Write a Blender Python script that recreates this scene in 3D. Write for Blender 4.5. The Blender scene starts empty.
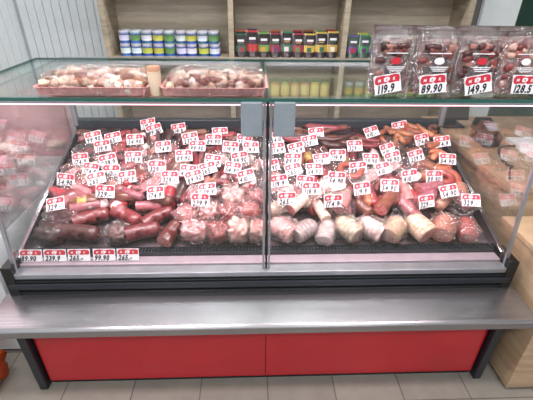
import bpy, math, random
from mathutils import Vector, Matrix, noise
random.seed(7)
R=random.uniform
S=bpy.context.scene
def lin(c):
    return tuple(((x/255)/12.92 if x/255<=.04045 else ((x/255+.055)/1.055)**2.4) for x in c)+(1,)
# ---------------- materials ----------------
def newmat(name):
    m=bpy.data.materials.new(name); m.use_nodes=True
    nt=m.node_tree; b=nt.nodes['Principled BSDF']; return m,nt,b
def plain(name,rgb,rough=.5,metal=0,noise_amt=.08,scale=20,coat=0,bump=0):
    m,nt,b=newmat(name)
    n=nt.nodes.new('ShaderNodeTexNoise'); n.inputs['Scale'].default_value=scale; n.inputs['Detail'].default_value=4
    tc=nt.nodes.new('ShaderNodeTexCoord'); nt.links.new(tc.outputs['Object'],n.inputs['Vector'])
    cr=nt.nodes.new('ShaderNodeValToRGB'); c=lin(rgb)
    cr.color_ramp.elements[0].position=.3; cr.color_ramp.elements[1].position=.7
    cr.color_ramp.elements[0].color=tuple(x*(1-noise_amt) for x in c[:3])+(1,)
    cr.color_ramp.elements[1].color=tuple(min(1,x*(1+noise_amt)) for x in c[:3])+(1,)
    nt.links.new(n.outputs['Fac'],cr.inputs['Fac']); nt.links.new(cr.outputs['Color'],b.inputs['Base Color'])
    b.inputs['Roughness'].default_value=rough; b.inputs['Metallic'].default_value=metal; b.inputs['Coat Weight'].default_value=coat
    if bump:
        bp=nt.nodes.new('ShaderNodeBump'); bp.inputs['Strength'].default_value=bump; bp.inputs['Distance'].default_value=.004
        nt.links.new(n.outputs['Fac'],bp.inputs['Height']); nt.links.new(bp.outputs['Normal'],b.inputs['Normal'])
    return m
def brushed(name,rgb,rough=.3,sc=(2,150,150)):
    m,nt,b=newmat(name)
    tc=nt.nodes.new('ShaderNodeTexCoord'); mp=nt.nodes.new('ShaderNodeMapping'); mp.inputs['Scale'].default_value=sc
    n=nt.nodes.new('ShaderNodeTexNoise'); n.inputs['Scale'].default_value=1.5; n.inputs['Detail'].default_value=6
    nt.links.new(tc.outputs['Object'],mp.inputs['Vector']); nt.links.new(mp.outputs['Vector'],n.inputs['Vector'])
    cr=nt.nodes.new('ShaderNodeValToRGB'); c=lin(rgb)
    cr.color_ramp.elements[0].position=.25; cr.color_ramp.elements[1].position=.75
    cr.color_ramp.elements[0].color=tuple(x*.8 for x in c[:3])+(1,); cr.color_ramp.elements[1].color=tuple(min(1,x*1.15) for x in c[:3])+(1,)
    nt.links.new(n.outputs['Fac'],cr.inputs['Fac']); nt.links.new(cr.outputs['Color'],b.inputs['Base Color'])
    b.inputs['Metallic'].default_value=.9; b.inputs['Roughness'].default_value=rough
    bp=nt.nodes.new('ShaderNodeBump'); bp.inputs['Strength'].default_value=.06; bp.inputs['Distance'].default_value=.002
    nt.links.new(n.outputs['Fac'],bp.inputs['Height']); nt.links.new(bp.outputs['Normal'],b.inputs['Normal'])
    return m
def wood(name,a,bb,sc=(30,3,3),rough=.45):
    m,nt,b=newmat(name)
    tc=nt.nodes.new('ShaderNodeTexCoord'); mp=nt.nodes.new('ShaderNodeMapping'); mp.inputs['Scale'].default_value=sc
    n=nt.nodes.new('ShaderNodeTexNoise'); n.inputs['Scale'].default_value=1.3; n.inputs['Detail'].default_value=8; n.inputs['Distortion'].default_value=.6
    nt.links.new(tc.outputs['Object'],mp.inputs['Vector']); nt.links.new(mp.outputs['Vector'],n.inputs['Vector'])
    cr=nt.nodes.new('ShaderNodeValToRGB'); cr.color_ramp.elements[0].position=.3; cr.color_ramp.elements[1].position=.7
    cr.color_ramp.elements[0].color=lin(a); cr.color_ramp.elements[1].color=lin(bb)
    nt.links.new(n.outputs['Fac'],cr.inputs['Fac']); nt.links.new(cr.outputs['Color'],b.inputs['Base Color']); b.inputs['Roughness'].default_value=rough
    return m
def attr(name,rough=.35,mottle=.3,scale=60,coat=.4,bump=.25,spec=False):
    m,nt,b=newmat(name)
    a=nt.nodes.new('ShaderNodeAttribute'); a.attribute_name='Col'
    tc=nt.nodes.new('ShaderNodeTexCoord')
    n=nt.nodes.new('ShaderNodeTexNoise'); n.inputs['Scale'].default_value=scale; n.inputs['Detail'].default_value=5
    nt.links.new(tc.outputs['Object'],n.inputs['Vector'])
    mr=nt.nodes.new('ShaderNodeMapRange'); mr.inputs['From Min'].default_value=.3; mr.inputs['From Max'].default_value=.7
    mr.inputs['To Min'].default_value=1-mottle; mr.inputs['To Max'].default_value=1+mottle
    nt.links.new(n.outputs['Fac'],mr.inputs['Value'])
    mx=nt.nodes.new('ShaderNodeVectorMath'); mx.operation='SCALE'
    nt.links.new(a.outputs['Color'],mx.inputs[0]); nt.links.new(mr.outputs['Result'],mx.inputs['Scale'])
    out=mx.outputs['Vector']
    if spec:
        v=nt.nodes.new('ShaderNodeTexVoronoi'); v.inputs['Scale'].default_value=170
        nt.links.new(tc.outputs['Object'],v.inputs['Vector'])
        cr=nt.nodes.new('ShaderNodeValToRGB'); cr.color_ramp.elements[0].position=.25; cr.color_ramp.elements[1].position=.4
        cr.color_ramp.elements[0].color=(1,1,1,1); cr.color_ramp.elements[1].color=(0,0,0,1)
        nt.links.new(v.outputs['Distance'],cr.inputs['Fac'])
        mm=nt.nodes.new('ShaderNodeMix'); mm.data_type='RGBA'
        nt.links.new(cr.outputs['Color'],mm.inputs['Factor']); nt.links.new(out,mm.inputs['A']); mm.inputs['B'].default_value=(.8,.55,.5,1)
        out=mm.outputs['Result']
    nt.links.new(out,b.inputs['Base Color']); b.inputs['Roughness'].default_value=rough; b.inputs['Coat Weight'].default_value=coat; b.inputs['Coat Roughness'].default_value=.12
    if bump:
        bp=nt.nodes.new('ShaderNodeBump'); bp.inputs['Strength'].default_value=bump; bp.inputs['Distance'].default_value=.004
        nt.links.new(n.outputs['Fac'],bp.inputs['Height']); nt.links.new(bp.outputs['Normal'],b.inputs['Normal'])
    return m
def glassy(name,tint,gloss=.08,rough=.02,bump=0,scale=40,haze=0):
    m=bpy.data.materials.new(name); m.use_nodes=True; nt=m.node_tree; nt.nodes.clear()
    o=nt.nodes.new('ShaderNodeOutputMaterial'); t=nt.nodes.new('ShaderNodeBsdfTransparent'); g=nt.nodes.new('ShaderNodeBsdfGlossy'); mx=nt.nodes.new('ShaderNodeMixShader')
    t.inputs['Color'].default_value=tuple(tint)+(1,); g.inputs['Roughness'].default_value=rough; g.inputs['Color'].default_value=(1,1,1,1)
    lw=nt.nodes.new('ShaderNodeLayerWeight'); lw.inputs['Blend'].default_value=.25
    mr=nt.nodes.new('ShaderNodeMapRange'); mr.inputs['To Min'].default_value=gloss*.6; mr.inputs['To Max'].default_value=min(1,gloss*6)
    nt.links.new(lw.outputs['Fresnel'],mr.inputs['Value']); nt.links.new(mr.outputs['Result'],mx.inputs['Fac'])
    nt.links.new(t.outputs[0],mx.inputs[1]); nt.links.new(g.outputs[0],mx.inputs[2]); last=mx
    if haze:
        df=nt.nodes.new('ShaderNodeBsdfDiffuse'); df.inputs['Color'].default_value=(.9,.88,.88,1)
        m2=nt.nodes.new('ShaderNodeMixShader'); m2.inputs['Fac'].default_value=haze
        nt.links.new(mx.outputs[0],m2.inputs[1]); nt.links.new(df.outputs[0],m2.inputs[2]); last=m2
    nt.links.new(last.outputs[0],o.inputs['Surface'])
    if bump:
        n=nt.nodes.new('ShaderNodeTexNoise'); n.inputs['Scale'].default_value=scale; n.inputs['Detail'].default_value=3; n.inputs['Distortion'].default_value=2.2
        tc=nt.nodes.new('ShaderNodeTexCoord'); nt.links.new(tc.outputs['Object'],n.inputs['Vector'])
        bp=nt.nodes.new('ShaderNodeBump'); bp.inputs['Strength'].default_value=bump; bp.inputs['Distance'].default_value=.02
        nt.links.new(n.outputs['Fac'],bp.inputs['Height']); nt.links.new(bp.outputs['Normal'],g.inputs['Normal'])
    return m
def emis(name,rgb,st):
    m,nt,b=newmat(name); b.inputs['Emission Color'].default_value=lin(rgb); b.inputs['Emission Strength'].default_value=st; b.inputs['Base Color'].default_value=lin(rgb); return m
def tiles():
    m,nt,b=newmat('floor_tile'); tc=nt.nodes.new('ShaderNodeTexCoord')
    mp=nt.nodes.new('ShaderNodeMapping'); mp.inputs['Location'].default_value=(-.01,.20,0)
    br=nt.nodes.new('ShaderNodeTexBrick'); br.offset=0; br.inputs['Scale'].default_value=1; br.inputs['Brick Width'].default_value=.3; br.inputs['Row Height'].default_value=.3
    br.inputs['Mortar Size'].default_value=.003; br.inputs['Color1'].default_value=lin((162,154,144)); br.inputs['Color2'].default_value=lin((154,147,138)); br.inputs['Mortar'].default_value=lin((110,103,96))
    nt.links.new(tc.outputs['Object'],mp.inputs['Vector']); nt.links.new(mp.outputs['Vector'],br.inputs['Vector'])
    n=nt.nodes.new('ShaderNodeTexNoise'); n.inputs['Scale'].default_value=14; n.inputs['Detail'].default_value=6
    nt.links.new(tc.outputs['Object'],n.inputs['Vector'])
    mx=nt.nodes.new('ShaderNodeMix'); mx.data_type='RGBA'; mx.blend_type='MULTIPLY'; mx.inputs['Factor'].default_value=.3
    nt.links.new(br.outputs['Color'],mx.inputs['A']); nt.links.new(n.outputs['Fac'],mx.inputs['B']); nt.links.new(mx.outputs['Result'],b.inputs['Base Color'])
    b.inputs['Roughness'].default_value=.4; return m
M_white=plain('white_paint',(222,228,230),.45,noise_amt=.03)
M_groove=plain('panel_groove',(184,192,198),.5,noise_amt=.03)
M_ceil=plain('ceiling_white',(235,235,232),.8)
M_tile=tiles()
M_red=plain('red_panel',(190,16,34),.2,noise_amt=.1,scale=3,coat=.4)
M_dark=plain('dark_graphite',(34,39,46),.35)
M_black=plain('black_plastic',(18,18,20),.4)
M_steel=brushed('brushed_steel',(160,157,160),.27)
M_alu=plain('aluminium',(172,172,178),.3,metal=.8)
M_deck=plain('deck_steel',(120,106,112),.25,metal=.8)
M_side=plain('side_steel',(160,146,152),.10,metal=.95,noise_amt=.04)
M_backp=plain('case_back_panel',(120,100,106),.2,metal=.85)
M_lip=plain('inner_lip',(158,142,150),.35,metal=.3)
M_oak=wood('light_oak',(172,142,112),(202,174,144),(4,4,30))
M_oaktop=wood('desk_top_wood',(150,118,92),(186,150,122),(30,3,3))
M_shelf=wood('shelf_wood',(150,136,116),(184,170,148),(4,4,25),.6)
M_shelfback=wood('shelf_back_wood',(170,157,138),(198,186,168),(3,3,20),.6)
M_green=plain('green_paint',(10,62,46),.5)
M_glass=glassy('clear_glass',(.98,.99,.985),.05,.015)
M_topglass=glassy('top_glass',(.93,.98,.96),.08,.02)
M_gedge=plain('glass_green_edge',(30,84,74),.15,coat=.5)
M_film=glassy('plastic_film',(.98,.97,.97),.13,.07,1,42,.012)
M_bag=glassy('bag_film',(.96,.96,.96),.15,.08,.8,30,.05)
M_meat=attr('meat_casing')
M_cut=attr('meat_cut',.4,.15,90,.2,.1,True)
M_slice=attr('meat_slice',.4,.25,110,.3,.1)
M_pack=attr('printed_pack',.35,.08,30,.2,0)
M_nutty=attr('snack_food',.6,.35,80,0,.4)
M_card=plain('tag_card',(226,222,226),.5,noise_amt=.01)
M_tred=plain('tag_red',(186,24,46),.5,noise_amt=.02)
M_ink=plain('tag_ink',(16,14,18),.6,noise_amt=.02)
M_pink=plain('pink_tray_plastic',(222,160,158),.4,noise_amt=.03)
M_pinkwall=plain('painted_pink_glow_panel',(232,186,194),.3,noise_amt=.18,scale=5)  # white panel with the pink case lighting put into its base colour
M_clamp=plain('clamp_grey',(146,154,162),.3,metal=.3)
M_orange=plain('orange_plastic',(206,80,30),.5)
M_lamp=emis('ceiling_lamp_diffuser',(255,250,245),4)
M_plamp=emis('pink_led',(255,190,205),3)
# ---------------- builder ----------------
class B:
    def __init__(s): s.v=[];s.f=[];s.m=[];s.c=[];s.sm=[];s.mats=[]
    def mi(s,m):
        if m not in s.mats: s.mats.append(m)
        return s.mats.index(m)
    def add(s,vs,fs,m,col=(1,1,1,1),smooth=False):
        o=len(s.v); s.v+=[tuple(v) for v in vs]
        s.c+= col if isinstance(col,list) else [col]*len(vs)
        k=s.mi(m)
        for f in fs: s.f.append([i+o for i in f]); s.m.append(k); s.sm.append(smooth)
    def box(s,x0,x1,y0,y1,z0,z1,m,col=(1,1,1,1)):
        s.add([(x0,y0,z0),(x1,y0,z0),(x1,y1,z0),(x0,y1,z0),(x0,y0,z1),(x1,y0,z1),(x1,y1,z1),(x0,y1,z1)],
              [(3,2,1,0),(4,5,6,7),(0,1,5,4),(1,2,6,5),(2,3,7,6),(3,0,4,7)],m,col)
    def obox(s,c,ax,m,col=(1,1,1,1)):
        a,b,d=[Vector(q) for q in ax]; c=Vector(c)
        vs=[c+a*i+b*j+d*k for k in(-1,1) for i,j in((-1,-1),(1,-1),(1,1),(-1,1))]
        s.add(vs,[(3,2,1,0),(4,5,6,7),(0,1,5,4),(1,2,6,5),(2,3,7,6),(3,0,4,7)],m,col)
    def prism(s,poly,x0,x1,m,col=(1,1,1,1)):
        n=len(poly); vs=[(x0,p[0],p[1]) for p in poly]+[(x1,p[0],p[1]) for p in poly]
        fs=[list(range(n)),list(range(2*n-1,n-1,-1))]+[(i,i+n,(i+1)%n+n,(i+1)%n) for i in range(n)]
        s.add(vs,fs,m,col)
    def tube(s,path,rad,n,m,col,flat=1,capm=None,capcol=None,jit=0,up=Vector((0,0,1))):
        path=[Vector(p) for p in path]; vs=[];cs=[]
        for i,p in enumerate(path):
            t=(path[min(i+1,len(path)-1)]-path[max(i-1,0)])
            if t.length<1e-9: t=Vector((0,1,0))
            t.normalize(); u=up
            if abs(t.dot(u))>.95: u=Vector((0,1,0))
            a=t.cross(u).normalized(); b=a.cross(t)
            for k in range(n):
                th=2*math.pi*k/n; r=rad[i]*(1+(R(-jit,jit) if jit else 0))
                vs.append(p+a*math.cos(th)*r+b*math.sin(th)*r*flat)
                cs.append(col[i] if isinstance(col,list) else col)
        L=len(path); fs=[(i*n+k,i*n+(k+1)%n,(i+1)*n+(k+1)%n,(i+1)*n+k) for i in range(L-1) for k in range(n)]
        s.add(vs,fs,m,cs,True)
        s.add(vs[:n],[list(range(n))[::-1]],capm or m,capcol or cs[0]); s.add(vs[-n:],[list(range(n))],capm or m,capcol or cs[-1])
    def blob(s,c,size,m,col,seed=0,amp=.15,fr=2.2,ex=.75,rot=0,nu=16,nv=10,tilt=0,col2=None):
        vs=[];cs=[]; M=Matrix.Rotation(rot,3,'Z')@Matrix.Rotation(tilt,3,'X'); c=Vector(c)
        def sp(x): return math.copysign(abs(x)**ex,x)
        for j in range(nv+1):
            ph=-math.pi/2+math.pi*j/nv
            for i in range(nu):
                th=2*math.pi*i/nu
                p=Vector((sp(math.cos(ph))*sp(math.cos(th)),sp(math.cos(ph))*sp(math.sin(th)),sp(math.sin(ph))))
                q=noise.noise(p*fr+Vector((seed*3.1,seed*1.7,0))); k=1+amp*q*1.6
                vs.append(c+M@Vector((p.x*size[0]*k,p.y*size[1]*k,p.z*size[2]*k)))
                if col2:
                    w=min(1,max(0,.5+q*2)); cs.append(tuple(col[a]*(1-w)+col2[a]*w for a in range(3))+(1,))
                else: cs.append(col)
        fs=[(j*nu+i,j*nu+(i+1)%nu,(j+1)*nu+(i+1)%nu,(j+1)*nu+i) for j in range(nv) for i in range(nu)]
        s.add(vs,fs,m,cs,True)
    def build(s,name,parent=None,bevel=0):
        me=bpy.data.meshes.new(name); me.from_pydata(s.v,[],s.f); 
        for m in s.mats: me.materials.append(m)
        me.polygons.foreach_set('material_index',s.m); me.polygons.foreach_set('use_smooth',s.sm)
        ca=me.color_attributes.new('Col','FLOAT_COLOR','POINT'); ca.data.foreach_set('color',[x for c in s.c for x in c])
        me.update(); o=bpy.data.objects.new(name,me); S.collection.objects.link(o)
        if parent: o.parent=parent
        if bevel:
            b=o.modifiers.new('bevel','BEVEL'); b.width=bevel; b.segments=2; b.limit_method='ANGLE'
        return o
def empty(name,loc=(0,0,0)):
    o=bpy.data.objects.new(name,None); S.collection.objects.link(o); o.empty_display_size=.1; return o
def vary(rgb,a=.15):
    k=R(1-a,1+a); c=lin(rgb); return (min(1,c[0]*k),min(1,c[1]*k*R(.9,1.1)),min(1,c[2]*k*R(.9,1.1)),1)
GL={}
def glyph(ch,off=.03):
    if (ch,off) in GL: return GL[(ch,off)]
    cu=bpy.data.curves.new('t','FONT'); cu.body=ch; cu.size=1; cu.offset=off; cu.resolution_u=2
    ob=bpy.data.objects.new('t',cu); S.collection.objects.link(ob)
    dg=bpy.context.evaluated_depsgraph_get(); e=ob.evaluated_get(dg); me=e.to_mesh()
    vs=[tuple(v.co) for v in me.vertices]; fs=[list(p.vertices) for p in me.polygons]
    w=max([v[0] for v in vs],default=.3)
    e.to_mesh_clear(); bpy.data.objects.remove(ob); bpy.data.curves.remove(cu)
    GL[(ch,off)]=(vs,fs,w); return GL[(ch,off)]
def write(b,txt,c,r,u,n,x,y,h,m,off=.0012,shear=.2,sx=1,bold=.03):
    for ch in txt:
        vs,fs,w=glyph(ch,bold)
        b.add([c+r*(x+(v[0]*sx+v[1]*shear)*h)+u*(y+v[1]*h)+n*off for v in vs],fs,m)
        x+=(w*sx+.06)*h
def tag(b,c,yaw=0,tilt=.6,roll=0,w=.080,h=.056,txt=None):
    Mr=Matrix.Rotation(yaw,3,'Z')@Matrix.Rotation(-tilt,3,'X')@Matrix.Rotation(roll,3,'Y')
    r=Mr@Vector((1,0,0)); u=Mr@Vector((0,0,1)); n=Mr@Vector((0,-1,0)); c=Vector(c)
    b.obox(c,(r*w/2,n*.0006,u*h/2),M_card)
    def poly(pts,m,off): b.add([c+r*p[0]*w+u*p[1]*h+n*off for p in pts],[list(range(len(pts)))],m)
    poly([(-.47,.10),(-.38,.0),(-.2,.05),(-.06,.03),(.02,.09),(.10,.02),(.30,.05),(.44,.02),(.48,.2),(.46,.40),(.3,.46),(.05,.42),(-.2,.47),(-.40,.44),(-.47,.28)],M_tred,.001)
    poly([(-.13,.13),(.0,.11),(.09,.2),(.10,.33),(-.02,.37),(-.12,.32)],M_card,.0014)
    write(b,'M',c,r,u,n,-.36*w,.15*h,.22*h,M_card,.0016)
    write(b,'K',c,r,u,n,.20*w,.15*h,.22*h,M_card,.0016)
    write(b,'x',c,r,u,n,-.07*w,.18*h,.22*h,M_tred,.002)
    write(b,txt or random.choice(['119.9','89.90','265.-','329.-','174.9','99.90','410.-','239.9','54.90']),c,r,u,n,-.45*w,-.44*h,.58*h,M_ink,.0012,.2,.78,.045)
# ---------------- room ----------------
XL,XR,YB,YF,ZC=-1.75,2.7,3.15,-1.6,2.8
b=B(); b.box(XL-.1,XR+.1,YF,YB+.1,-.05,0,M_tile); b.build('floor')
b=B(); b.box(XL-.1,XR+.1,YF,YB+.1,ZC,ZC+.05,M_ceil); b.build('ceiling')
b=B(); b.box(XL,1.86,YB,YB+.1,0,ZC,M_groove)
x=XL+.03
while x<-1.1: b.box(x,x+.054,YB-.008,YB,0,ZC,M_white); x+=.06
b.box(1.86,XR,YB,YB+.1,0,ZC,M_green); b.build('wall_back')
b=B(); b.box(XL-.1,XL,YF,YB,0,ZC,M_groove)
y=YF
while y<YB-.05: b.box(XL,XL+.008,y,y+.088,0,ZC,M_white); y+=.095
b.build('wall_left')
b=B(); b.box(XR,XR+.1,YF,YB,0,ZC,M_white); b.build('wall_right')
b=B(); b.box(1.56,1.84,2.95,YB-.002,0,ZC,M_white); b.box(1.55,1.57,2.94,2.955,0,ZC,M_alu); b.build('trim_1',bevel=.004)
for i,(lx,ly) in enumerate([(-.8,.6),(.9,.6),(0,2.35),(-.8,-.7),(.9,-.7)]):
    b=B(); b.box(lx-.6,lx+.6,ly-.1,ly+.1,ZC-.05,ZC,M_alu); b.box(lx-.57,lx+.57,ly-.08,ly+.08,ZC-.058,ZC-.05,M_lamp); b.build('ceiling_lamp' if i==0 else 'ceiling_lamp.%03d'%i)
    l=bpy.data.lights.new('lamp_light','AREA'); l.shape='RECTANGLE'; l.size=1.1; l.size_y=.2; l.energy=34 if i==2 else 21; l.color=(.97,.985,1)
    o=bpy.data.objects.new('ceiling_light_source',l); o.location=(lx,ly,ZC-.07); S.collection.objects.link(o)
# ---------------- display case ----------------
case=empty('refrigerated_display_case')
b=B(); b.box(-.955,-.001,1.115,1.135,.035,.45,M_red); b.box(.001,.955,1.115,1.135,.035,.45,M_red)
b.build('front_panel',case,.001)
b=B()
for sx in(-1,1):
    x0,x1=(.965,1.0) if sx>0 else (-1.0,-.965)
    b.prism([(1.095,0),(2.0,0),(2.0,.47),(1.085,.47)],x0,x1,M_dark)
b.box(-.96,.96,1.15,2.0,0.03,.46,M_dark); b.box(-.96,.96,1.13,1.15,0,.04,M_black)
b.build('plinth',case,.003)
b=B(); b.prism([(1.0,.440),(1.012,.433),(1.03,.445),(1.2,.452),(1.2,.482),(1.012,.478),(1.0,.47)],-1.045,1.045,M_steel)
b.build('bag_shelf',case,.004)
b=B(); b.box(-1.01,1.01,1.19,1.29,.42,.56,M_dark)
for z in(.492,.507,.545): b.box(-1.012,1.012,1.182,1.192,z,z+.006,M_black)
b.box(-1.012,1.012,1.178,1.19,.514,.540,M_dark)
b.box(-.995,.995,1.186,1.235,.560,.583,M_alu)
for sx in(-1,1): b.box(min(sx*.985,sx*1.025),max(sx*.985,sx*1.025),1.18,1.30,.47,.62,M_black)
b.build('front_bumper',case,.003)
b=B(); 
b.box(-1,1,1.23,2.06,.45,.575,M_dark)
b.box(-.985,.985,1.235,1.285,.575,.592,M_lip)
dz=lambda d:.608+.30*(d-1.36)
b.prism([(1.33,.570),(2.03,.570),(2.03,dz(2.03)),(1.33,dz(1.33))],-.985,.985,M_deck)
b.box(-.985,.985,2.03,2.06,.56,.90,M_backp)
b.box(-1,1,2.02,2.07,.89,.93,M_dark)
for sx in(-1,1):
    a0,a1=(.985,1.0) if sx>0 else(-1.0,-.985)
    b.prism([(1.24,.56),(2.06,.56),(2.06,.9),(1.95,.86),(1.25,.62)],a0,a1,M_side)
b.build('interior_tub',case,.002)
b=B(); b.box(-.98,.98,1.288,1.328,.57,.598,M_black)
x=-.97
while x<.97: b.box(x,x+.006,1.290,1.326,.598,.604,M_dark); x+=.014
for y in(1.287,1.307,1.326): b.box(-.98,.98,y,y+.003,.588,.606,M_dark)
b.build('air_grille',case)
ZT=1.248
def pane(x0,x1,p0,p1,t=.006,m=M_glass):
    b=B(); p0=Vector((0,)+p0);p1=Vector((0,)+p1); u=(p1-p0)/2; n=Vector((1,0,0)).cross(u).normalized()*t/2
    b.obox(((x0+x1)/2,(p0.y+p1.y)/2,(p0.z+p1.z)/2),(((x1-x0)/2,0,0),n,u),m)
    return b
b=pane(-.985,-.006,(1.212,.583),(1.285,ZT-.008)); b.build('front_glass_left',case)
b=pane(.006,.985,(1.212,.583),(1.285,ZT-.008)); b.build('front_glass_right',case)
b=B()
zc=(.583+ZT-.008)/2; zh=(ZT-.008-.583)/2
for x,w in((-.011,.004),(.011,.004),(-.990,.007),(.990,.007)):
    b.obox((x,1.247,zc),((w,0,0),(0,.005,0),(0,.037,zh)),M_alu)
b.obox((0,1.251,zc),((.004,0,0),(0,.003,0),(0,.037,zh)),M_black)
b.build('glass_edges',case)
b=B(); b.box(-1.07,-.003,1.262,1.95,ZT,ZT+.008,M_topglass); b.box(.003,1.07,1.262,1.95,ZT,ZT+.008,M_topglass); b.build('top_glass_shelf',case)
b=B(); b.box(-1.071,1.071,1.256,1.262,ZT-.002,ZT+.009,M_gedge); b.box(-1.074,-1.07,1.258,1.95,ZT-.001,ZT+.009,M_gedge); b.box(1.07,1.074,1.258,1.95,ZT-.001,ZT+.009,M_gedge); b.box(-1.07,1.07,1.95,1.954,ZT-.001,ZT+.009,M_gedge)
b.box(-.003,.003,1.26,1.95,ZT,ZT+.009,M_gedge)
b.build('top_glass_edge',case)
b=B()
for x in(-.992,.992): b.prism([(1.225,.6),(1.292,ZT-.02),(2.0,ZT-.02),(2.03,.9),(1.95,.86)],x-.003,x+.003,M_glass)
b.build('end_glass',case)
b=B()
for x in(-.992,.992):
    b.box(x-.012,x+.012,2.015,2.045,.9,ZT-.01,M_alu)
    b.box(x-.006,x+.006,1.29,2.03,ZT-.014,ZT-.002,M_alu)
b.box(-1,1,2.0,2.045,ZT-.03,ZT-.002,M_alu)
b.box(-1,1,1.296,1.328,ZT-.022,ZT-.002,M_alu); b.box(-.97,.97,1.30,1.324,ZT-.027,ZT-.022,M_plamp)
b.box(-.012,.012,2.02,2.04,.93,ZT-.03,M_alu)
b.box(-.012,.012,1.30,2.03,ZT-.014,ZT-.002,M_alu)
b.build('frame',case,.002)
b=B(); b.box(-.98,.98,2.028,2.034,.93,ZT-.03,M_glass); b.build('rear_sliding_doors',case)
b=B()
for sx in(-1,1):
    xa,xb=(.018,.092) if sx>0 else(-.092,-.018)
    b.box(xa,xb,1.252,1.268,1.125,ZT,M_clamp); b.box(xa+.008,xb-.008,1.268,1.30,1.13,ZT,M_clamp)
b.build('glass_clamps',case,.006)
for x in(-.5,.5):
    l=bpy.data.lights.new('case_led','AREA'); l.shape='RECTANGLE'; l.size=.9; l.size_y=.04; l.energy=8.8; l.color=(1,.83,.88)
    o=bpy.data.objects.new('case_led_source',l); o.location=(x,1.34,1.205); o.rotation_euler=(math.radians(28),0,0); S.collection.objects.link(o)
# ---------------- meats ----------------
LAB=[(232,226,220),(40,30,30),(190,150,84),(140,34,40),(236,210,206)]
def sausage(b,x,d,L,r,ang,col,h=0,bend=0,m=None,nub=True,cutend=False,label=False,capc=(190,104,98)):
    path=[];rad=[]
    ca,sa=math.cos(ang),math.sin(ang)
    ts=[0,.03,.08,.18,.34,.345,.5,.62,.625,.82,.92,.97,1]; pr=[.45,.75,.93,1,1,1,1,1,1,1,.93,.75,.45]
    cl=[col]*len(ts)
    if label:
        lc=vary(random.choice(LAB),.1); cl=[lc if .343<t<.622 else col for t in ts]
    if nub: ts=[-.07,-.035,-.01]+ts+[1.01,1.035,1.07]; pr=[.3,.16,.15]+pr+[.15,.16,.3]; cl=[col]*3+cl+[col]*3
    if cutend: k=(3 if nub else 0)+3; ts=[0]+ts[k:]; pr=[1]+pr[k:]; cl=[col]+cl[k:]
    lim=.978-r
    for t,p in zip(ts,pr):
        q=(t-.5)*L; w=bend*L*(1-4*(t-.5)**2)
        px=x+ca*q-sa*w; py=d+sa*q+ca*w
        px=max(-lim,min(lim,px)); py=min(2.02-r,py)
        path.append((px,py,dz(py)+r+h+.002)); rad.append(r*p)
    if cutend: b.tube(path,rad,14,m or M_meat,cl,capm=M_cut,capcol=vary(capc),jit=.02)
    else: b.tube(path,rad,12,m or M_meat,cl,jit=.02)
CH=(128,44,50);PK=(190,122,120);DK=(68,30,29);BR=(112,62,48);RD=(152,46,52);OR=(170,100,70);BG=(186,160,148);LP=(212,172,168);MV=(146,82,88)
H2=math.pi/2
ch=B(); fm=B(); ham=B()
def film(x,d,sz,h=.04,rot=0,ex=.7):
    fm.blob((x,d,dz(d)+h),sz,M_film,(1,1,1,1),random.random()*99,.24,3,ex,rot,26,14,.28)
b=B()
x=-.62
while x<.70:
    c=random.choice([CH,RD,PK,MV,CH,PK,DK,BR,LP]); r=R(.016,.024)
    for lay in(0,1):
        sausage(b,x+R(-.008,.008),1.79+R(-.03,.03),R(.17,.24),r,H2+R(-.22,.22),vary(c,.22),lay*.036,R(-.05,.05),label=random.random()<.4)
    x+=r*1.9
x=-.50
while x<.76:
    c=random.choice([RD,PK,CH,MV,DK,PK,LP]) if x<.1 else random.choice([RD,OR,PK,RD,CH,MV,PK]); r=R(.017,.026)
    for lay in(0,1):
        sausage(b,x+R(-.01,.01),1.60+R(-.03,.03),R(.13,.20),r,H2+R(-.35,.35)+(-.3 if x<-.2 else .15),vary(c,.22),lay*.038,R(-.05,.05),label=random.random()<.4,cutend=random.random()<.15)
    x+=r*1.9
b.build('stick_sausage_rows')
b=B()
for i in range(12): sausage(b,-.64+i*.02+R(-.005,.005),1.93,.15,.012,H2+R(-.25,.25),vary(DK),.05+.02*(i%3))
for i in range(40): sausage(b,R(.08,.66),R(1.89,2.0),R(.14,.22),R(.012,.018),R(-.5,.5),vary(random.choice([DK,BR,CH])),R(0,.10),R(-.25,.25))
for i in range(34): sausage(b,R(-.42,.04),R(1.89,2.0),R(.12,.2),R(.014,.019),R(-.45,.45),vary(random.choice([CH,RD,BR,DK,MV])),R(0,.10),R(-.1,.1))
b.build('smoked_sausage_pile')
b=B()
for i in range(42): sausage(b,R(.68,.95),R(1.84,2.0),R(.09,.12),.0145,R(-1.2,1.2),vary(random.choice([OR,(150,76,50),BR])),R(0,.11),R(-.35,.35))
for i in range(14): sausage(b,R(.68,.80),R(1.62,1.78),R(.1,.14),.017,R(-.4,.4),vary(random.choice([OR,(170,112,88),RD])),R(0,.06),R(-.2,.2))
b.build('frankfurter_pile')
b=B()
for i in range(120):
    d=R(1.52,2.0); x=R(-.94,-.58)
    sausage(b,x,d,R(.08,.14),R(.014,.023),R(-.9,.9),vary(random.choice([CH,RD,PK,MV,DK,MV,BR]),.22),R(0,.075),R(-.1,.1),label=random.random()<.35,cutend=i%7==0)
for i in range(20): sausage(b,R(-.92,-.42),R(1.48,1.57),R(.09,.14),R(.022,.029),R(-.8,.8),vary(random.choice([CH,MV,DK,MV,BR]),.2),R(0,.06),label=random.random()<.3,cutend=i%2==0)
b.build('cooked_sausage_pile')
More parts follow.
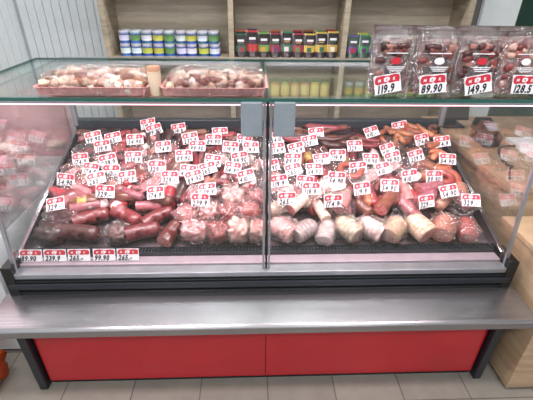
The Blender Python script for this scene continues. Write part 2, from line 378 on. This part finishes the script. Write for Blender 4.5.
# fanned slices in flat vacuum packs
b=B()
def slices(x,d,h,rot,c1,c2,n=6,r=.032):
    ca,sa=math.cos(rot),math.sin(rot)
    nrm=Vector((0,-.30,1)).normalized(); u=Vector((ca,sa,0)); u=(u-nrm*u.dot(nrm)).normalized(); v=nrm.cross(u)
    for i in range(n):
        q=(i-(n-1)/2)*.013; c=Vector((x,d,dz(d)+h+.004*i))+u*q; k=16; cc=vary(c1 if i%2 else c2,.1)
        top=[c+nrm*.002+u*math.cos(a)*r*R(.95,1.05)+v*math.sin(a)*r*R(.9,1.1)+nrm*(.3*(math.cos(a)*r)) for a in [2*math.pi*j/k for j in range(k)]]
        bot=[p-nrm*.0025 for p in top]
        b.add(top+bot,[list(range(k))]+[(j,j+k,(j+1)%k+k,(j+1)%k) for j in range(k)],M_slice,cc)
    lb=Vector((x,d,dz(d)+h+.036))
    fm.blob((x,d,dz(d)+h+.012),(.06,.045,.026),M_film,(1,1,1,1),random.random()*99,.12,3,.5,rot,24,12,.28)
for i in range(40):
    if i<20: px,pd=R(-.90,-.45),R(1.56,1.93)
    elif i<32: px,pd=R(-.45,.3),R(1.54,1.75)
    else: px,pd=R(.3,.7),R(1.56,1.7)
    cc=random.choice([(LP,PK),((150,54,56),(180,90,88)),(PK,(206,150,146)),((110,40,42),(150,70,68)),((226,200,196),(206,150,146))])
    slices(px,pd,R(.065,.085),R(-.7,.7),cc[0],cc[1])
b.build('sliced_meat_packs')
b=B()
def ring(x,d,rr,r,col,h=0):
    path=[];rad=[]; n=22; a0=R(0,6)
    for i in range(n):
        a=a0+i/n*2*math.pi*.96
        px=x+rr*math.cos(a);py=d+rr*math.sin(a); path.append((px,py,dz(py)+r+h+(i/22)*r*1.2)); e=min(i,n-1-i); rad.append(r*(.35 if e==0 else .8 if e==1 else 1))
    b.tube(path,rad,10,M_meat,col,jit=.03)
for x,d,rr,c,h in[(.885,1.76,.062,(196,122,86),.02),(.885,1.755,.058,(176,96,64),.055),(.89,1.755,.025,(186,110,76),.06),(.885,1.63,.062,(204,140,110),.01),(.885,1.635,.057,(150,66,52),.045),(.885,1.635,.024,(140,56,46),.05),(.57,1.54,.05,(110,46,40),.05),(.42,1.66,.05,(140,60,50),.075),(-.20,1.56,.05,(104,40,40),.06)]: ring(x,d,rr,.018,vary(c,.08),h)
b.build('ring_sausages')
b=B()
CC=[(200,140,132),(172,84,80),(190,166,158),(160,70,68)]
for i,(x,d,a) in enumerate([(.07,1.48,.5),(.16,1.49,.8),(.25,1.48,1.9),(.35,1.48,1.1),(.45,1.48,2.2),(.55,1.48,.9),(.65,1.48,1.9),(.74,1.50,.6),(.83,1.51,.7),(.91,1.50,1.7),(.34,1.54,.3),(.78,1.56,.2),(.2,1.54,1.2),(.66,1.55,1.6),(.93,1.56,1.3)]):
    sausage(b,x,d,R(.09,.14),R(.024,.034),a,vary(random.choice([PK,BG,MV,(170,120,102),LP,BR,(150,134,130)]),.2),.03+.025*(i%2),cutend=i%4!=0,capc=CC[i%4])
    if i%3==0: film(x,d,(.055,.06,.045),.06,a-H2)
b.build('salami_rolls')
def chunk(x,d,sz,c1,c2,fl=True,rot=0,h=0):
    s=random.random()*99; z=dz(d)+sz[2]*.98+h
    ch.blob((x,d,z),sz,M_meat,vary(c1,.1),s,.24,2.6,.72,rot,26,16,.25,vary(c2,.1))
    if fl: fm.blob((x,d,z+.003),(sz[0]*1.1,sz[1]*1.12,sz[2]*1.14),M_film,(1,1,1,1),s,.30,3.2,.66,rot,28,16,.25)
for x,d,sz,c1,c2,f in [
 (-.91,1.375,(.062,.045,.040),(64,28,26),(40,20,18),0),(-.625,1.37,(.045,.04,.034),(104,42,42),DK,1),
 (-.30,1.375,(.055,.045,.042),(170,98,94),(200,150,144),1),(-.20,1.375,(.05,.045,.038),(120,50,50),(150,70,68),1),
 (-.115,1.375,(.045,.05,.045),(184,120,114),LP,1),(-.035,1.38,(.035,.05,.04),(150,80,76),BG,1),
 (-.88,1.46,(.065,.045,.038),(104,36,40),(78,30,30),1),(-.34,1.455,(.05,.045,.045),PK,MV,1),(-.25,1.46,(.045,.045,.052),(160,80,80),LP,1),(-.16,1.455,(.045,.04,.05),(130,54,54),(170,100,96),1),(-.07,1.46,(.05,.045,.052),(180,112,106),(140,60,60),1),
 (-.30,1.53,(.05,.04,.06),MV,(176,110,106),1),(-.14,1.53,(.05,.04,.062),PK,LP,1),(-.04,1.52,(.045,.04,.055),(140,64,62),MV,1)]:
    chunk(x,d,sz,c1,c2,f,R(-.4,.4))
for x,d,L,r,a,c,cp in[(-.785,1.37,.16,.034,-.12,(70,30,30),(110,42,42)),(-.52,1.375,.14,.034,.25,(92,34,36),(156,80,78)),(-.40,1.37,.11,.033,1.1,(84,32,32),(168,96,90)),
   (-.76,1.455,.15,.032,.35,(108,40,44),(150,64,64)),(-.61,1.46,.14,.032,-.5,(120,46,50),(176,100,96)),(-.47,1.455,.14,.032,.6,(100,38,40),(166,90,86)),(-.69,1.53,.15,.03,.2,(96,40,42),(150,70,70))]:
    sausage(ch,x,d,L,r,a,vary(c,.08),.004,.04,cutend=True,capc=cp)
HP=[(.075,1.385,.046,-.9,(192,142,134),(208,158,148)),(.175,1.38,.044,1.0,(140,124,120),(170,150,142)),(.268,1.375,.038,.35,(160,142,136),(186,166,158)),(.362,1.385,.047,-.7,(176,148,132),(196,148,130)),
 (.465,1.385,.046,-.9,(204,180,164),(206,160,146)),(.568,1.38,.048,.7,(168,130,108),(190,132,122)),(.678,1.385,.053,-.5,(188,152,132),(186,118,108)),(.79,1.385,.050,.6,(166,104,84),(190,120,108)),(.895,1.38,.040,.3,(150,62,60),(180,100,94))]
for i,(x,d,r0,a,c1,c2) in enumerate(HP):
    path=[];rad=[];L=.056; cl=[]; mc=vary(c1,.06); dkc=tuple(q*.6 for q in mc[:3])+(1,)
    for t,p in zip([-1,-.96,-.72,-.70,-.66,-.42,-.40,-.36,-.1,-.08,-.04,.2,.22,.26,.6,.85,1],[.92,1,1.03,.96,1.03,1.03,.96,1.03,1.02,.95,1.02,1,.93,.99,.93,.75,.45]):
        py=d+t*L*math.cos(a); path.append((x+t*L*math.sin(a),py,dz(py)+r0*.88)); rad.append(r0*p); cl.append(dkc if p in(.96,.95) and i%2 else mc)
    ham.tube(path,rad,22,M_meat,cl,flat=.85,capm=M_cut,capcol=vary(c2,.05),jit=.035)
    if i not in(1,6): fm.blob((x,d,dz(d)+r0*.9),(r0*1.2,.072,r0*.98),M_film,(1,1,1,1),random.random()*50,.24,3.4,.75,-a,26,16)
ch.build('smoked_meat_pieces'); ham.build('ham_rolls')
for i in range(22):
    film(R(-.1,.90),R(1.55,1.95),(R(.045,.07),R(.05,.08),R(.03,.04)),R(.05,.08),R(-1,1),.6)
fm.build('vacuum_film_wraps')
# ---------------- price tags ----------------
tb=B(); T=[]
def row(d,xs,h=.0):
    for x in xs: T.append((x+R(-.014,.014),d+R(-.02,.02),h))
row(1.99,[-.60,.75],.11)
row(1.93,[-.43,-.21,-.55,.29,.57],.11)
row(1.86,[-.86,-.76,-.65,-.38,-.25,-.10,.09,.24,.83,.92],.115)
row(1.79,[-.80,-.33,-.17,-.05,-.5,.08,.18,.46,.62],.115)
row(1.72,[-.88,-.73,-.62,-.37,-.24,-.11,.15,.27,.38,.52,.64,.76,.90],.115)
row(1.65,[-.80,-.69,-.5,-.36,-.27,-.14,.04,.14,.25,.44,.58],.115)
row(1.58,[-.90,-.76,-.62,-.42,-.31,-.08,.06,.19,.33,.68,.80],.115)
row(1.51,[-.70,-.48,-.24,.22,.45,.56,.84],.12)
row(1.44,[-.88,-.27,.09,.30,.70,.92],.12)
for x,d,h in T: tag(tb,(x,d,dz(d)+h+.012),R(-.3,.3),R(.3,.75),R(-.28,.08))
for i,x in enumerate([-.945,-.85,-.755,-.655,-.56]): tag(tb,(x,1.262,.619),0,.35,0,.088,.05)
tb.build('price_tag_set')
# ---------------- trays on top glass ----------------
ZS=ZT+.0085
def tray(name,x0,x1,y0,y1,base,cols,nn,seed):
    e=empty(name); b=B(); z=ZS; hh=.030; n=46
    def ringp(off,zz,cr):
        out=[]
        W=x1-x0; D=y1-y0
        for k in range(n*2):
            t=k/(n*2)*2*(W+D)
            if t<W: p=(x0+t,y0); nr=(0,-1)
            elif t<W+D: p=(x1,y0+t-W); nr=(1,0)
            elif t<2*W+D: p=(x1-(t-W-D),y1); nr=(0,1)
            else: p=(x0,y1-(t-2*W-D)); nr=(-1,0)
            o=off+cr*(k%2); out.append((p[0]+nr[0]*o,p[1]+nr[1]*o,zz))
        return out
    r0=ringp(-.012,z,0); r1=ringp(0,z+hh,.004); r2=ringp(.008,z+hh,.004); N=n*2
    fs=[(i*N+k,i*N+(k+1)%N,(i+1)*N+(k+1)%N,(i+1)*N+k) for i in range(2) for k in range(N)]+[list(range(N))]
    b.add(r0+r1+r2,fs,base); b.build('tray_base',e)
    b=B()
    for i in range(nn):
        px=R(x0+.02,x1-.02);py=R(y0+.02,y1-.02)
        ed=min(px-x0,x1-px,py-y0,y1-py)/.06; top=.016+.026*min(1,ed)
        pz=z+.012+R(.2,1)*top; c=random.choice(cols)
        if i%3:
            s=R(.010,.016); b.blob((px,py,pz),(s*R(1.2,1.8),s,s*.8),M_nutty,vary(c),i,.25,2.2,.9,R(0,3),9,6,R(-.5,.5))
        else:
            a=R(0,3.14); s=R(.010,.014); dx,dy=math.cos(a)*.02,math.sin(a)*.02
            b.tube([(px-dx,py-dy,pz),(px-dx*.9,py-dy*.9,pz+.001),(px,py,pz+.004),(px+dx*.9,py+dy*.9,pz+.001),(px+dx,py+dy,pz)],[s*.7,s,s*1.05,s,s*.7],9,M_nutty,vary(c),capcol=vary((238,220,206),.05),jit=.05)
    b.build('snack_pieces',e)
    b=B(); b.blob(((x0+x1)/2,(y0+y1)/2,z+.032),((x1-x0)/2*.98,(y1-y0)/2*.97,.038),M_film,(1,1,1,1),seed,.06,4,.4,0,44,14); b.build('cling_film',e)
SN=[(232,212,200),(212,182,164),(166,110,84),(240,230,222),(132,76,56),(196,156,136)]
tray('snack_tray',-.750,-.40,1.278,1.49,M_pink,SN,330,3)
tray('snack_tray.001',-.345,-.01,1.278,1.48,M_pink,[(140,84,66),(190,150,132),(222,202,190),(112,56,46),(206,178,160)],300,9)
b=B(); cx,cy=-.372,1.30
b.tube([(cx,cy,ZS),(cx,cy,ZS+.004),(cx,cy,ZS+.06),(cx,cy,ZS+.078)],[.016,.018,.0215,.0215],18,M_pack,vary((232,212,180),.02))
b.tube([(cx,cy,ZS+.0785),(cx,cy,ZS+.083),(cx,cy,ZS+.092)],[.0225,.0225,.021],18,M_pack,vary((206,160,120),.02)); b.build('sauce_cup')
# ---------------- bags top right ----------------
def bag(i,x,y,w=.143,h=.205,rot=0,front=True):
    e=empty('meat_snack_bag'); z0=ZS
    Mr=Matrix.Translation((x,y,z0))@Matrix.Rotation(rot,4,'Z')
    def shell(ww,dd,hh,zb=0,amp=.004,nu=16,nv=18):
        vs=[]
        for j in range(nv+1):
            t=j/nv; dp=dd*(1-t)**.5*(1 if t>.04 else .85)+.0015; 
            for s_ in(-1,1):
                for k in range(nu+1):
                    q=-1+2*k/nu; px=q*ww/2*s_*-1*(1-.03*math.sin(t*3.1))
                    py=s_*dp*(1-q*q)**.5
                    no=noise.noise(Vector((px*25+i*7,t*5,s_)))*amp*(1-abs(q))
                    vs.append(Mr@Vector((px,py+no,zb+t*hh)))
        n=2*(nu+1); fs=[(a*n+k,a*n+(k+1)%n,(a+1)*n+(k+1)%n,(a+1)*n+k) for a in range(nv) for k in range(n)]
        return vs,fs
    b=B(); vs,fs=shell(w*.88,.030,h*.84,.006,.009); c=[]
    for v in vs:
        q=noise.noise(v*45); q2=noise.noise(v*120); w_=min(1,max(0,.5+q*1.3)); base=(lin((66,28,28)),lin((132,66,60)))
        if i%4==3: base=(lin((110,40,42)),lin((180,116,110)))
        cc=[base[0][a]*(1-w_)+base[1][a]*w_ for a in range(3)]
        if q2>.3: cc=[.55,.42,.38]
        c.append((cc[0],cc[1],cc[2],1))
    b.add(vs,fs,M_meat,c,True)
    for k in range(30):
        q=Mr@Vector((R(-.05,.05),-.02,R(.03,h*.78))); cc=vary(random.choice([(76,30,30),(120,54,50),(160,106,98),(56,24,24)] if i%4!=3 else [(170,90,88),(206,160,150),(120,46,46)]))
        b.blob(q,(R(.012,.02),.008,R(.008,.014)),M_meat,cc,k,.3,2,.8,rot,9,6)
    b.build('dried_meat_filling',e)
    b=B(); vs,fs=shell(w,.040,h); b.add(vs,fs,M_bag,(1,1,1,1),True)
    b.build('clear_pouch',e)
    r=Mr.to_3x3()@Vector((1,0,0)); f=Mr.to_3x3()@Vector((0,1,0))
    b=B(); c0=Mr@Vector((0,0,h-.008)); b.obox(c0,(r*w/2,f*.003,(0,0,.008)),M_pack,vary((96,76,74)))
    b.build('zip_seal',e)
    if front:
        b=B(); q=Mr@Vector(([-.022,-.012,.0,.01][i%4],-.050,.045)); tag(b,q,rot,.25,[-.18,-.1,-.2,.02][i%4],.090,.060,['119.9','89.90','149.9','128.5'][i%4])
        b.build('price_card',e)
        b=B(); q=Mr@Vector((.0,-.036,.115)); u=(Vector((0,0,1))+f*.2).normalized(); n=-f
        b.add([q+r*(math.cos(k*math.pi/10)*.017)+u*(math.sin(k*math.pi/10)*.011) for k in range(20)],[list(range(20))],M_card if i%2 else M_tred)
        for kk in range(4): b.obox(q+u*(.024 if kk==0 else -.012-kk*.006)+n*.003,(r*(.036-.005*kk),f*.0004,u*.0014),M_card)
        b.build('print',e)
k=0
for x,r in [(.415,.04),(.560,0),(.704,-.03),(.850,.05)]: bag(k,x,1.332,rot=r); k+=1
for x in(.44,.585,.73,.875): bag(k,x,1.43,h=.21,front=False); k+=1
# ---------------- back shelves ----------------
she=empty('shelving_unit')
b=B(); y0,y1=2.86,3.12
for x in(-1.04,-.19,.60,1.45): b.box(x-.018,x+.018,y0,y1,0,2.3,M_shelf)
for z in(.46,.81,1.095,1.52,1.85): b.box(-1.02,1.43,y0+.004,y1,z-.012,z+.012,M_shelf)
b.build('boards',she,.001)
b=B(); b.box(-1.06,1.45,y1,y1+.012,0,2.3,M_shelfback); b.build('back_board',she)
def can(b,x,y,z,cols,r=.037,h=.082):
    st=vary((190,190,195),.05); cc=[st,st,cols[0],cols[0],cols[1],cols[1],cols[0],st,st]
    zs=[0,.003,.004,.02,.022,.055,.057,.079,.082]; rr=[r*.96,r,.98*r,.98*r,.98*r,.98*r,r,r*.95,r*.9]
    b.tube([(x,y,z+q*h/.082) for q in zs],rr,16,M_pack,cc)
b=B(); zt=1.1085
x=-.93; 
while x<-.25:
    for L in range(2):
        for yy in(2.905,2.985): can(b,x+R(-.004,.004),yy,zt+L*.083,(vary(random.choice([(30,70,150),(36,84,160),(40,90,120)]),.2),vary(random.choice([(236,236,240),(220,226,236),(110,160,90),(200,200,90)]),.05)))
    x+=.077
b.build('condensed_milk_cans')
PC=[(170,40,44),(96,130,60),(196,140,56),(160,84,54),(100,50,96),(50,100,74),(150,48,66),(190,160,70)]
def pouch(b,x,y,z,w,h,c,dark=(40,32,34)):
    dp=.022; nu=8; vs=[];cs=[]; lv=[0,.05,.22,.23,.50,.51,.93,.935,1]; dk=vary(dark,.05)
    for t in lv:
        for s_ in(-1,1):
            for k in range(nu+1):
                q=-1+2*k/nu; vs.append((x-q*s_*w/2,y+s_*dp*(1-t*.9)*math.sqrt(1-q*q)*1.0,z+t*h))
                cs.append(c if .225<t<.505 or t>.932 else dk)
    n=2*(nu+1); b.add(vs,[(a*n+k,a*n+(k+1)%n,(a+1)*n+(k+1)%n,(a+1)*n+k) for a in range(len(lv)-1) for k in range(n)],M_pack,cs,True)
    b.obox((x,y-dp-.0005,z+h*.72),((w*.30,0,0),(0,.0005,0),(0,0,h*.045)),M_card)
    b.obox((x,y-dp-.0005,z+h*.62),((w*.22,0,0),(0,.0005,0),(0,0,h*.02)),M_pack,vary(random.choice(PC)))
    b.obox((x+R(-.008,.008),y-dp-.0015,z+h*.34),((w*.2,0,0),(0,.0005,0),(0,0,h*.09)),M_pack,vary(random.choice(PC+[(230,220,210)])))
b=B(); x=-.125
while x<.56:
    for yy in(2.90,2.96,3.02): pouch(b,x,yy,zt,.076,.165+R(-.015,.01),vary(random.choice(PC)))
    x+=.081
b.build('seasoning_pouches')
b=B(); x=.67
while x<1.40:
    for yy in(2.90,2.97): pouch(b,x,yy,zt,.075,.15+R(-.01,.01),vary(random.choice([(210,190,60),(60,140,90),(110,80,150)])),(60,84,70))
    x+=.082
b.build('soup_sachets')
b=B(); x=-.10
while x<.56: 
    g=random.choice([(206,186,70),(170,170,80),(190,120,60)])
    b.tube([(x,2.92,.8225+q) for q in(0,.004,.02,.085,.10,.112)],[.030,.034,.035,.035,.030,.026],16,M_pack,[vary(g,.05)]*2+[vary((226,206,130),.05)]*2+[vary(g,.05)]*2)
    b.tube([(x,2.92,.9350),(x,2.92,.937),(x,2.92,.952)],[.027,.029,.028],14,M_pack,vary(random.choice([(50,130,60),(210,180,60),(50,130,60)]),.1)); x+=.075
x=.68
while x<1.38: can(b,x,2.92,.8225,(vary((70,140,80),.1),vary((220,186,80),.05)),.034,.11); x+=.08
b.build('pickle_jars')
b=B(); x=-.98
while x<-.3: b.box(x,x+.13,2.9,3.05,.8225,.8225+.15,M_pack,vary(random.choice([(180,146,120),(140,70,58),(200,190,180),(100,84,76)]))); x+=.15
b.build('cardboard_boxes',bevel=.004)
# ---------------- right wooden counter ----------------
e=empty('wooden_counter')
b=B(); b.box(1.12,1.85,1.46,2.40,.02,.80,M_oak); b.box(1.13,1.83,1.48,2.38,0,.02,M_black); b.build('cabinet',e,.002)
b=B(); b.box(1.06,1.88,1.43,2.42,.80,.83,M_oaktop); b.build('worktop',e,.003)
e=empty('low_oak_cabinet')
b=B(); b.box(1.08,1.7,1.035,1.425,.02,.66,M_oak); b.box(1.095,1.68,1.05,1.42,0,.02,M_black); b.build('carcass',e,.002)
b=B(); b.box(1.07,1.72,1.02,1.425,.66,.685,M_oak); b.build('top_board',e,.003)
b=B(); b.box(1.38,1.383,1.031,1.035,.05,.64,M_black); b.build('door_gap',e)
b=B()
b.obox((1.22,1.95,.892),((.045,0,0),(0,.08,.03),(0,-.01,.03)),M_black); b.obox((1.22,1.92,.93),((.03,0,0),(0,.03,.011),(0,0,.002)),M_clamp)
b.box(1.19,1.25,1.88,2.05,.83,.87,M_black); b.build('card_terminal',bevel=.008)
b=B(); b.obox((1.16,2.22,.97),((.08,0,0),(0,.01,0),(0,.03,.09)),M_black); b.box(1.13,1.19,2.22,2.28,.84,.91,M_black); b.box(1.10,1.23,2.18,2.32,.83,.842,M_black); b.build('cash_register_monitor',bevel=.004)
b=B(); pth=[]
for i in range(40):
    t=i/39; pth.append((1.10+.24*t+.04*math.sin(t*9),1.50+.45*t+.05*math.sin(t*11),.836))
b.tube(pth,[.005]*40,8,M_black,(0,0,0,1)); b.build('power_cable')
b=B(); b.box(1.36,1.55,1.75,1.98,.83,.85,M_card); b.build('paper_stack')
# neighbouring case on the left, pink light painted into its panel colour
e=empty('adjacent_meat_display_case')
b=B(); b.box(-1.72,-1.14,1.3,2.3,.02,.62,M_white); b.box(-1.70,-1.16,1.32,2.28,0,.02,M_black); b.box(-1.72,-1.14,2.26,2.3,.62,1.12,M_pinkwall); b.box(-1.72,-1.14,1.3,1.34,.62,.72,M_pinkwall); b.build('body',e,.004)
b=B(); b.box(-1.15,-1.14,1.34,2.26,.62,1.12,M_glass); b.box(-1.72,-1.14,1.3,2.3,1.12,1.128,M_topglass); b.build('glass',e)
b=B()
for i in range(60): 
    b.blob((R(-1.66,-1.2),R(1.38,2.2),R(.65,.8)),(R(.03,.06),R(.03,.06),R(.02,.04)),M_meat,vary(random.choice([LP,LP,(230,196,196),(236,214,214),PK])),i,.2,2,.8,R(0,3),10,7)
b.build('meat_packs',e)
l=bpy.data.lights.new('neighbour_led','AREA'); l.shape='RECTANGLE'; l.size=.5; l.size_y=.8; l.energy=3; l.color=(1,.8,.85)
o=bpy.data.objects.new('neighbour_led_source',l); o.location=(-1.43,1.8,1.1); S.collection.objects.link(o)
b=B(); b.blob((-1.27,1.12,.15),(.12,.1,.15),M_orange,(1,1,1,1),5,.25,2.5,.8,0,28,20); b.tube([(-1.27,1.12,.28),(-1.27,1.12,.32),(-1.26,1.11,.36)],[.03,.015,.04],10,M_orange,(1,1,1,1)); b.build('orange_plastic_bag')
# ---------------- world / camera ----------------
w=bpy.data.worlds.new('World'); S.world=w; w.use_nodes=True
w.node_tree.nodes['Background'].inputs[0].default_value=(.9,.95,1,1); w.node_tree.nodes['Background'].inputs[1].default_value=.52
cam=bpy.data.cameras.new('camera'); cam.lens=26; cam.sensor_width=36; cam.clip_start=.02
co=bpy.data.objects.new('camera',cam); S.collection.objects.link(co)
co.matrix_world=Matrix.Translation((-.058,0,1.6))@Matrix.Rotation(-math.radians(2.6),4,'Z')@Matrix.Rotation(math.radians(60),4,'X')@Matrix.Rotation(math.radians(.95),4,'Z')
S.camera=co
S.view_settings.view_transform='Standard'
